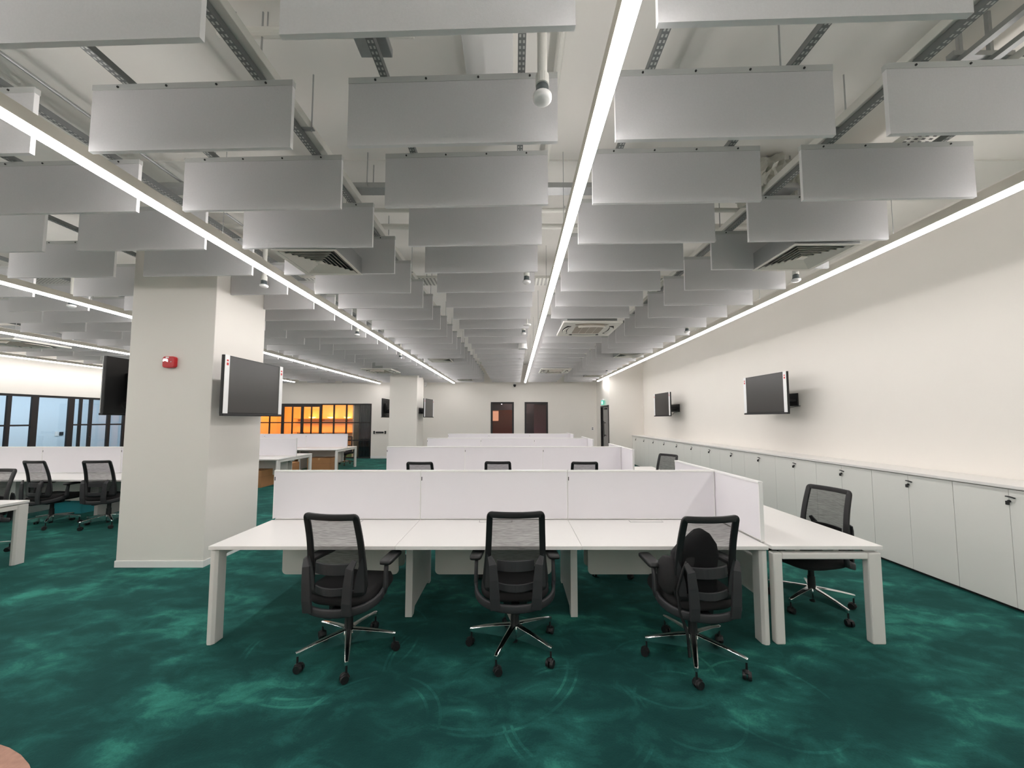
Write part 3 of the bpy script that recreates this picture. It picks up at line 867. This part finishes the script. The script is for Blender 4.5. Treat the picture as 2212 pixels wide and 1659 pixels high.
# bag on the third chair
t = thing('backpack', 'dark backpack lying on the right foreground chair, strap hanging to the floor', 'bag', (1.29, 2.69, .497), .16)
rings = []
for z, k, dy in ((0.0, .80, 0), (.03, .98, 0), (.16, 1.05, -.01), (.28, .98, -.03), (.36, .80, -.05), (.40, .50, -.06), (.41, .2, -.06)):
    rings.append([(-.05 + x + .012 * math.sin(9 * x + 20 * z), y - .02 + dy, z + .03 * math.sin(26 * x + 1.0) * z / .41) for x, y, _ in superellipse(.150 * k, .100 * k, .7, 28)])
MB().loft(rings).build('bag_body', M['fabric'], t, smooth=True)
MB().loft([[(-.06 + x, .085 + y, z) for x, y, _ in superellipse(.11 * k, .05 * k, .7, 20)] for z, k in ((.03, .7), (.06, 1), (.18, 1), (.22, .6))]).build('front_pocket', M['black'], t, smooth=True)
MB().loft([[(-.235 + x, -.02 + y, z) for x, y, _ in superellipse(.055 * k, .09 * k, .8, 20)] for z, k in ((.01, .6), (.05, 1), (.13, 1.1), (.20, .9), (.24, .5))]).build('side_pouch', M['fabric'], t, smooth=True)
MB().tube([(-.09, -.06, .39), (-.06, -.06, .418), (-.02, -.06, .418), (.01, -.06, .39)], .009, .006, n=8).build('carry_handle', M['black'], t, smooth=True)
pts = [(-.12, -.11, .30), (-.20, -.14, .20), (-.24, -.13, .06), (-.235, -.15, -.06), (-.20, -.17, -.20), (-.19, -.17, -.34)]
MB().tube(pts, .012, .003, n=6, up=(0, 1, 0)).build('shoulder_strap', M['black'], t, smooth=True)

# teal crates under the left desk
for x, lab in ((-8.05, 'teal plastic crate under the left bench, behind the farther chair'), (-6.63, 'teal plastic crate under the left bench, beside the near column')):
    t = thing('plastic_crate', lab, 'crate', (x, 6.95, 0), 0, 'teal crates')
    m = MB().box(-.24, .24, -.16, .16, 0, .02).box(-.25, .25, -.17, -.155, 0, .30).box(-.25, .25, .155, .17, 0, .30).box(-.25, -.235, -.155, .155, 0, .30).box(.235, .25, -.155, .155, 0, .30)
    m.build('crate_body', M['teal'], t)
    MB().box(-.26, .26, -.18, .18, .30, .325).build('crate_lid', M['teal'], t, bevel=.006)

# cartons
def carton(x0, x1, y0, y1, h, label):
    t = thing('cardboard_box', label, 'box', ((x0 + x1) / 2, (y0 + y1) / 2, 0), 0, 'brown cardboard boxes under the left desks')
    a, b = (x1 - x0) / 2, (y1 - y0) / 2
    MB().box(-a, a, -b, b, 0, h).build('carton_body', M['carton'], t, bevel=.004)
    MB().box(-.03, .03, -b - .002, b + .002, h - .06, h + .002).build('tape', M['tape'], t)
    MB().box(-a - .001, a + .001, -b - .001, b + .001, h * .62, h * .625).build('crease', M['gap'], t)
    return t
carton(-6.95, -6.28, 9.28, 10.2, .42, 'brown cardboard box on the carpet just right of the near column')
carton(-6.70, -5.95, 12.06, 12.6, .44, 'widest brown cardboard box, under the farthest left desk')
carton(-7.25, -6.80, 11.2, 11.8, .36, 'low brown cardboard box seen between two left desks')
carton(-7.75, -7.30, 12.2, 12.7, .42, 'brown cardboard box in shade left of the widest one')

# ------------------------------------------------------------------ ceiling: baffles
ROW0, ROWP = 1.385, 0.612
SKEW = 0.030                                                # the baffle rows run a little askew to the lamps
BZ, BH, BT = 3.25, 0.405, 0.024
COLS = [(2.055, 1.19, 'column beside the right wall'), (.565, 1.20, 'first column right of centre light'), (-.958, 1.20, 'first column left of centre light'),
        (-2.488, 1.20, 'second column left of centre light'), (-4.055, 1.21, 'third column left of centre light'), (-5.600, 1.21, 'fourth column left of centre light'),
        (-7.340, 1.20, 'fifth column left of centre light'), (-8.850, 1.20, 'sixth column left of centre light'), (-10.60, 1.20, 'seventh column left of centre light'),
        (-12.10, 1.20, 'leftmost column')]
def project(x, y, z):
    c, s_ = math.cos(PITCH), math.sin(PITCH)
    z -= EYE; d = y * c + z * s_; h = -y * s_ + z * c
    return (CX + F_PX * x / d, CY - F_PX * h / d) if d > .05 else (1e9, 1e9)
CASS = [(1.24, 6.24), (1.27, 11.72), (-4.25, 11.72), (-10.05, 7.46)]
proto = {}
def make_baffle(W, near):
    key = (round(W, 3), near)
    if key in proto: return copy_tree(proto[key])
    m = MB(); h = W / 2
    m.add([(-h, -BT / 2, 0), (h, -BT / 2, 0), (h, -BT / 2, BH), (-h, -BT / 2, BH), (-h, BT / 2, 0), (h, BT / 2, 0), (h, BT / 2, BH), (-h, BT / 2, BH)],
          [(0, 1, 2, 3), (5, 4, 7, 6)], 0)
    o = len(m.v) - 8
    for f in ((0, 4, 5, 1), (1, 5, 6, 2), (3, 2, 6, 7), (4, 0, 3, 7)):
        m.f.append(tuple(i + o for i in f)); m.m.append(1)
    b = m.build('ceiling_baffle', [M['baffle'], M['baffle_edge']])
    r = MB().box(-h - .001, h + .001, -BT / 2 - .003, BT / 2 + .003, BH - .032, BH + .003)
    rr = r.build('top_rail', M['rail'], b)
    if near:
        q = MB().cyl((0, -BT / 2 - .008, BH - .016), (0, -BT / 2 - .003, BH - .016), .006, n=8).build('screw', M['gap'], rr, loc=(-.74 * h, 0, 0))
        for k in (-.25, .25, .74):
            c = q.copy(); COL.objects.link(c); c.parent = rr; c.location = (k * h, 0, 0)
    proto[key] = b
    return b
nb = 0
seen_rows = {}
for ci, (xl, W, cname) in enumerate(COLS):
    n = 0
    for k in range(24):
        x0, x1 = xl, xl + W
        y = ROW0 + ROWP * k - SKEW * ((x0 + x1) / 2 - .25)
        if y > BY - .15: continue
        if x1 > AX - .1 and y > AY - .1: x1 = min(x1, AX - .06)
        # pieces cut where they meet a column
        for c in (C1, C2):
            if c[2] - .05 < y < c[3] + .02:
                if x0 < c[1] + .0 < x1: x0 = c[1] + .005
                elif x0 < c[0] < x1: x1 = c[0] - .005
        if x1 - x0 < .15: continue
        if any(abs(y - cy) < .30 and x0 < cx + .45 and x1 > cx - .45 for cx, cy in CASS): continue
        ps = [project(a, y, b) for a in (x0, x1) for b in (BZ, BZ + BH)]
        us = [p[0] for p in ps]; vs = [p[1] for p in ps]
        if max(us) < 3 or min(us) > 2209 or max(vs) < 3: continue
        b = make_baffle(x1 - x0, k < 5)
        b.location = ((x0 + x1) / 2, y, BZ)
        b.rotation_euler = (0, 0, -SKEW)
        tag(b, 'grey ceiling baffle, %s from the front in the %s' % (ORD[n], cname), 'ceiling baffle', 'grey acoustic baffles')
        n += 1; nb += 1
print('baffles', nb)

# hanging channels above every column
for ci, (xl, W, cname) in enumerate(COLS):
    for j, fx in enumerate((.17, .83)):
        x = xl + W * fx
        t = thing('hanging_channel', 'slotted grey channel above the baffles, %s one over the %s' % (('left', 'right')[j], cname), 'ceiling channel', (x, 8.4, BZ + BH + .004), 0, 'slotted channels carrying the baffles')
        y0 = .8 - 8.4
        MB().box(-.021, .021, y0, 7.6, 0, .004).box(-.021, -.018, y0, 7.6, .004, .04).box(.018, .021, y0, 7.6, .004, .04).build('channel', M['tray_dark'], t)
        for k in range(7):
            y = 1.75 - 8.4 + 2.2 * k + .3 * j
            if C1[0] < x < C1[1] and C1[2] - .05 < y + 8.4 < C1[3] + .05: continue
            MB().cyl((0, y, .004), (0, y, CZ - BZ - BH - .004), .005, n=6).cyl((0, y, .02), (0, y, .05), .011, n=6).build('threaded_rod', M['galv'], t)

# ------------------------------------------------------------------ linear lamps
def linear_lamp(x, y0, y1, label):
    yc = (y0 + y1) / 2; h = (y1 - y0) / 2
    t = thing('linear_light', label, 'lamp', (x, yc, 3.225), 0, 'long linear lamps')
    MB().box(-.036, .036, -h, h, .022, .098).build('lamp_housing', M['housing'], t, bevel=.004)
    MB().prism([(-.034, .022), (-.034, .008), (-.026, 0), (.026, 0), (.034, .008), (.034, .022)], 'y', -h + .004, h - .004).build('diffuser', M['strip'], t)
    MB().box(-.022, .022, -h + .01, h - .01, .0985, .100).build('upward_fill', M['fill_up'], t)  # unseen glowing strip, added to lift the ceiling above the baffles
    for k in range(int((y1 - y0) / 1.8)):
        y = -h + .6 + 1.8 * k
        MB().cyl((0, y, .10), (0, y, CZ - 3.225), .0025, n=6).build('suspension_wire', M['galv'], t)
for x, y1, lab in ((.435, 15.45, 'glowing linear lamp running down the middle of the ceiling'), (-2.60, 15.75, 'glowing linear lamp, first one left of the middle lamp'),
                  (3.37, 14.95, 'glowing linear lamp beside the right wall'), (-5.82, 15.9, 'glowing linear lamp, second one left of the middle lamp'),
                  (-9.15, 15.3, 'glowing linear lamp, third one left of the middle lamp'), (-12.45, 15.3, 'glowing linear lamp nearest the left glass wall')):
    linear_lamp(x, -4.6, y1, lab)

# ------------------------------------------------------------------ air diffusers and cassettes
def diffuser(x, y, label):
    z = 3.235; A = .298
    t = thing('air_diffuser', label, 'air vent', (x, y, z), 0, 'square air diffusers')
    def ring(m, a0, z0, a1, z1, th=.003):
        o = [(-a0, -a0, z0), (a0, -a0, z0), (a0, a0, z0), (-a0, a0, z0)]
        i = [(-a1, -a1, z1), (a1, -a1, z1), (a1, a1, z1), (-a1, a1, z1)]
        up = lambda P: [(p[0], p[1], p[2] + th) for p in P]
        m.loft([o, i, up(i), up(o), o], cap=False)
    m = MB(); ring(m, A, 0, A - .035, .004); m.build('outer_frame', M['ac'], t)
    for k in range(6):
        a = A - .045 - k * .038
        m = MB(); ring(m, a, .002, a - .021, .022, .0025); m.build('louvre', M['ac'], t)
    MB().box(-.035, .035, -.035, .035, .006, .010).build('centre_plate', M['ac'], t)
    MB().box(-A + .045, A - .045, -A + .045, A - .045, .060, .065).build('throat_shade', M['black'], t)  # black sheet stands in for the shade inside the vent
    MB().box(-A + .01, A - .01, -A + .01, -A + .02, .012, .17).box(-A + .01, A - .01, A - .02, A - .01, .012, .17).box(-A + .01, -A + .02, -A + .02, A - .02, .012, .17).box(A - .02, A - .01, -A + .02, A - .02, .012, .17).box(-A + .01, A - .01, -A + .01, A - .01, .17, .18).build('plenum_box', M['galv'], t)
    for sx in (-1, 1):
        MB().cyl((sx * .2, 0, .18), (sx * .2, 0, CZ - z), .004, n=6).build('hanger_rod', M['galv'], t)
dy = ROW0 + ROWP * 3.5
diffuser(-1.93, dy + .06, 'square louvred air diffuser in the left ceiling beside the lamp above the near column')
diffuser(2.77, dy - .05, 'square louvred air diffuser near the right wall, large in the ceiling')
diffuser(-1.95, ROW0 + ROWP * 13.5 + .06, 'smaller looking square diffuser farther back left of the centre lamp')
diffuser(2.77, ROW0 + ROWP * 12.5 - .07, 'smaller looking square diffuser farther back near the right wall')
diffuser(2.80, ROW0 + ROWP * 19.5 - .07, 'square diffuser near the far end of the right lamp')
diffuser(-1.95, ROW0 + ROWP * 21.5 + .06, 'square diffuser near the far wall left of the centre lamp')
diffuser(-8.2, ROW0 + ROWP * 14.5 + .25, 'square diffuser far left above the pantry side benches')
def cassette(x, y, label):
    z = 3.215; A = .475
    t = thing('ceiling_air_conditioner', label, 'air conditioner', (x, y, z), 0, 'cassette air conditioners')
    MB().prism(round_rect(-A, A, -A, A, .02), 'z', .0, .035).build('cover_panel', M['ac'], t, bevel=.012)
    MB().box(-.40, .40, -.40, .40, .035, .29).build('unit_body', M['galv'], t)
    g = MB().prism(round_rect(-.235, .235, -.235, .235, .01), 'z', -.006, .001).build('intake_grille', M['ac_grille'], t)
    m = MB()
    for k in (-.12, 0, .12): m.box(k - .002, k + .002, -.23, .23, -.009, -.006)
    m.build('grille_ribs', M['ac'], g)
    for k in range(4):
        a = PI / 2 * k; R = Matrix.Rotation(a, 3, 'Z')
        def arc(r0, hw, bul, n=12): return [(-hw + 2 * hw * i / n, -(r0 + bul * (1 - (2 * i / n - 1) ** 2))) for i in range(n + 1)]
        outer = arc(.375, .27, .050); inner = list(reversed(arc(.310, .25, .035)))
        poly = [R @ Vector((p[0], p[1], 0)) for p in outer + inner]
        MB().prism([(p.x, p.y) for p in poly], 'z', -.003, .001).build('air_slot', M['gap'] if k else M['ac_grille'], t)
        o = arc(.375, .22, .045); i2 = list(reversed(arc(.325, .21, .035)))
        zs = -.055 if k in (0,) else -.022
        P = o + i2
        low = [R @ Vector((p[0], p[1], 0)) for p in P]
        n = len(o)
        vs = []
        for idx, p in enumerate(low):
            zz = zs if idx < n else -.004
            vs.append((p.x, p.y, zz))
        vs2 = [(v[0], v[1], v[2] + .006) for v in vs]
        MB().loft([vs, vs2]).build('louvre', M['ac'], t)
    for sx in (-1, 1):
        for sy in (-1, 1):
            MB().cyl((sx * .36, sy * .36, .29), (sx * .36, sy * .36, CZ - z), .005, n=6).build('hanger_rod', M['galv'], t)
for (x, y), lab in zip(CASS, ('beige white cassette air conditioner right of the centre lamp, the nearer one', 'cassette air conditioner right of the centre lamp, the farther one',
                               'cassette air conditioner in front of the far column', 'cassette air conditioner at the left picture edge')):
    cassette(x, y, lab)

# ------------------------------------------------------------------ sprinklers, speaker, detectors
def sprinkler(x, y, label, z=3.24):
    t = thing('ceiling_detector', label, 'detector', (x, y, z), 0, 'drop pipe detectors')
    MB().cyl((0, 0, .115), (0, 0, CZ - z), .024, n=16).cyl((0, 0, .085), (0, 0, .135), .033, n=16).build('drop_pipe', M['paintedpipe'], t)
    MB().lathe([(.015, .085), (.030, .080), (.033, .045), (.040, .030), (.025, .028)]).build('socket', M['steelblue'], t, smooth=True)
    MB().lathe([(.008, .004), (.034, .004), (.046, .014), (.047, .030), (.035, .036), (.01, .036)]).build('cap', M['trim'], t, smooth=True)
DET = [(.135, 1.72, 'round white detector on a thick drop pipe, largest, near the top centre'), (-2.96, 4.28, 'round white detector on a drop pipe under the left lamp, near the column'),
       (.135, 4.15, 'round white detector just left of the centre lamp, second from the front'), (3.18, 4.10, 'round white detector near the right wall, nearest one there'),
       (.16, 6.70, 'round white detector left of the centre lamp, third from the front'), (3.10, 6.58, 'round white detector near the right wall, second one there'),
       (-2.93, 6.8, 'round white detector left of the first left lamp, farther one'), (-6.15, 5.05, 'round white detector beside the second left lamp'),
       (.15, 9.4, 'round detector left of the centre lamp, fourth from the front'), (3.05, 9.4, 'round detector near the right wall, third one there'),
       (-2.93, 9.4, 'round detector left of the first left lamp, farthest one'), (3.05, 12.2, 'round detector near the right wall, farthest one')]
for x, y, lab in DET:
    sprinkler(x, y, lab)
t = thing('pendant_speaker', 'white cylinder pendant speaker left of the centre lamp, above the third bench', 'speaker', (.17, 7.98, 3.22), 0)
MB().lathe([(.02, .0), (.10, .0), (.105, .012), (.098, .02), (.090, .16), (.05, .175), (.02, .178)]).build('speaker_body', M['trim'], t, smooth=False)
MB().cyl((0, 0, .17), (0, 0, CZ - 3.22), .012, n=10).build('drop_pipe', M['paintedpipe'], t)
t = thing('smoke_detector', 'flat white disc hanging left of the centre lamp, between two detectors', 'detector', (.20, 5.95, 3.215), 0)
MB().lathe([(.02, 0), (.06, .004), (.065, .018), (.03, .026)]).build('disc', M['trim'], t, smooth=True)
MB().cyl((0, 0, .02), (0, 0, CZ - 3.215), .010, n=10).build('drop_pipe', M['paintedpipe'], t)

# ------------------------------------------------------------------ services above the baffles
def trunk(x, z, label, w=.05, h=.05, y0=.3, y1=15.9):
    t = thing('cable_trunking', label, 'cable trunking', (x, 8, z), 0, 'painted trunking in the baffle gaps')
    MB().box(-w / 2, w / 2, y0 - 8, y1 - 8, 0, h).build('trunking', M['paintedpipe'], t, bevel=.004)
    for k in range(6):
        y = 2.45 - 8 + 2.5 * k
        MB().cyl((w / 2 + .012, y, -.02), (w / 2 + .012, y, CZ - z), .005, n=6).box(-w / 2 - .01, w / 2 + .03, y - .015, y + .015, -.008, 0).build('hanger_rod', M['galv'], t)
trunk(2.255, 3.705, 'pale trunking running back over the baffles beside the right wall', .075, .06)
trunk(-1.465, 3.705, 'pale trunking running back over the second column of baffles left of centre', .085, .06)
trunk(-4.22, 3.70, 'pale trunking running back left of the first left lamp', .04, .04, .3, 4.3)
def cross(y0, y1, z0, z1, x0, x1, mat, name, label, cat):
    t = thing(name, label, cat, ((x0 + x1) / 2, (y0 + y1) / 2, z0))
    a, b = (x1 - x0) / 2, (y1 - y0) / 2
    MB().box(-a, a, -b, b, 0, z1 - z0).build('soffit' if 'beam' in name else 'tray', M[mat], t, bevel=.004)
    if 'beam' not in name:
        for k in range(5):
            x = -a + (2 * a) * (k + .5) / 5
            for s in (-1, 1):
                MB().cyl((x, s * (b + .012), .01), (x, s * (b + .012), CZ - z0), .005, n=6).build('hanger_rod', M['galv'], t)
    return t
struct('trim_1', MB().box(-4.0, RX, 3.30, 3.75, CZ - .015, CZ), M['cab'])
cross(3.22, 3.34, 3.78, 3.83, -3.4, 3.5, 'galv', 'cable_tray', 'narrow grey tray crossing the ceiling above the third row of baffles', 'cable tray')
cross(5.32, 5.62, 3.76, 3.80, -12, 3.3, 'tray_white', 'perforated_tray', 'white perforated tray crossing the ceiling above the seventh baffle row', 'cable tray')
t = thing('perforated_tray', 'white perforated tray running back along the top of the right wall', 'cable tray', (3.05, 5.0, 3.76))
MB().box(-.15, .15, -4.2, 4.4, 0, .004).box(-.153, -.149, -4.2, 4.4, 0, .05).box(.149, .153, -4.2, 4.4, 0, .05).build('tray', M['tray_white'], t)
for k in range(5):
    for s in (-1, 1):
        MB().cyl((s * .165, -3.2 + 1.7 * k, -.02), (s * .165, -3.2 + 1.7 * k, CZ - 3.76), .005, n=6).build('hanger_rod', M['galv'], t)
    MB().box(-.19, .19, -3.22 + 1.7 * k, -3.18 + 1.7 * k, -.03, -.001).build('cross_bar', M['galv'], t)
def pipe(p0, p1, r, label, mat='paintedpipe', clamps=6):
    p0, p1 = Vector(p0), Vector(p1)
    t = thing('ceiling_pipe', label, 'pipe', p0, 0)
    d = p1 - p0
    MB().cyl((0, 0, 0), d, r, n=14).build('pipe', M[mat], t, smooth=False)
    for k in range(clamps):
        q = d * ((k + .5) / clamps)
        if p0.z + q.z > CZ - .03: continue
        MB().cyl((q.x, q.y, r * .8), (q.x, q.y, CZ - p0.z), .004, n=6).build('pipe_hanger', M['galv'], t)
    return t
pipe((-3.4, 3.62, 3.80), (3.4, 3.62, 3.80), .022, 'thin pale pipe crossing the ceiling behind the narrow grey tray')
pipe((-3.4, 4.05, 3.86), (3.4, 4.05, 3.86), .030, 'thicker pale pipe crossing the ceiling above the fifth baffle row')
pipe((.28, .6, 3.98), (.28, 9.0, 3.98), .025, 'pale pipe running back beside the centre lamp')
pipe((-3.05, .6, 3.86), (-3.05, 6.0, 3.86), .012, 'thin dark conduit running back left of the first left lamp, upper', 'galv')
pipe((-3.25, .6, 3.80), (-3.25, 6.0, 3.80), .010, 'thin dark conduit running back left of the first left lamp, lower', 'galv')
pipe((-1.75, 2.05, 3.97), (-.6, 2.05, 3.97), .028, 'short pale pipe crossing at the top left of the picture')
pipe((.9, 8.6, 3.8), (.9, 15.0, 3.8), .03, 'pale pipe running back above the farther cassette unit')
# crumpled flexible duct
t = thing('flexible_duct', 'crumpled grey flexible duct sagging above the right baffles', 'duct', (2.36, 3.25, 3.70))
rings = []
random.seed(3)
for i in range(15):
    a = i / 14
    c = Vector((-.20 + .46 * a, .05 + .10 * a, .12 + .16 * math.sin(a * PI)))
    r = .20 - .03 * a + (.022 if i % 2 else -.018)
    ring = []
    for k in range(26):
        th = 2 * PI * k / 26
        rr = r * (1 + .10 * math.sin(5 * th + i * 1.3) + random.uniform(-.06, .06))
        ring.append((c.x + .02 * math.sin(3 * th), c.y + rr * math.cos(th), c.z + rr * .72 * math.sin(th)))
    rings.append(ring)
MB().loft(rings).build('duct_sleeve', M['foil'], t, smooth=False)
for x in (-.05, .16):
    MB().cyl((x, 0, .2), (x, 0, CZ - 3.70), .006, n=6).build('hanger_rod', M['galv'], t)
t = thing('junction_box', 'grey square box hanging from the ceiling above the centre left baffles', 'junction box', (-.79, 1.86, 3.76))
MB().box(-.09, .09, -.10, .14, 0, .05).build('box_body', M['galv'], t, bevel=.004)
MB().cyl((0, 0, .05), (0, 0, CZ - 3.76), .012, n=8).build('hanger_rod', M['galv'], t)
t = thing('service_panel', 'pale boxed panel on the slab above the centre baffles', 'panel', (-.17, 2.1, CZ - .06))
MB().box(-.16, .16, -.5, .35, 0, .06).build('panel_board', M['trim'], t, bevel=.004)
t = thing('support_bracket', 'grey steel bracket frame hanging in the top right corner', 'bracket', (2.62, 2.05, 3.78))
m = MB().box(-.02, .02, -.30, .30, 0, .03).box(.16, .20, -.30, .30, 0, .03).box(-.06, .30, -.02, .02, .03, .06).box(-.06, .30, .22, .26, .03, .06)
m.build('bracket_bars', M['galv'], t)
MB().box(-.01, .01, -.01, .01, .06, CZ - 3.78).build('hanger_rod', M['galv'], t)
MB().box(.17, .19, -.01, .01, .06, CZ - 3.78).build('hanger_rod', M['galv'], t)
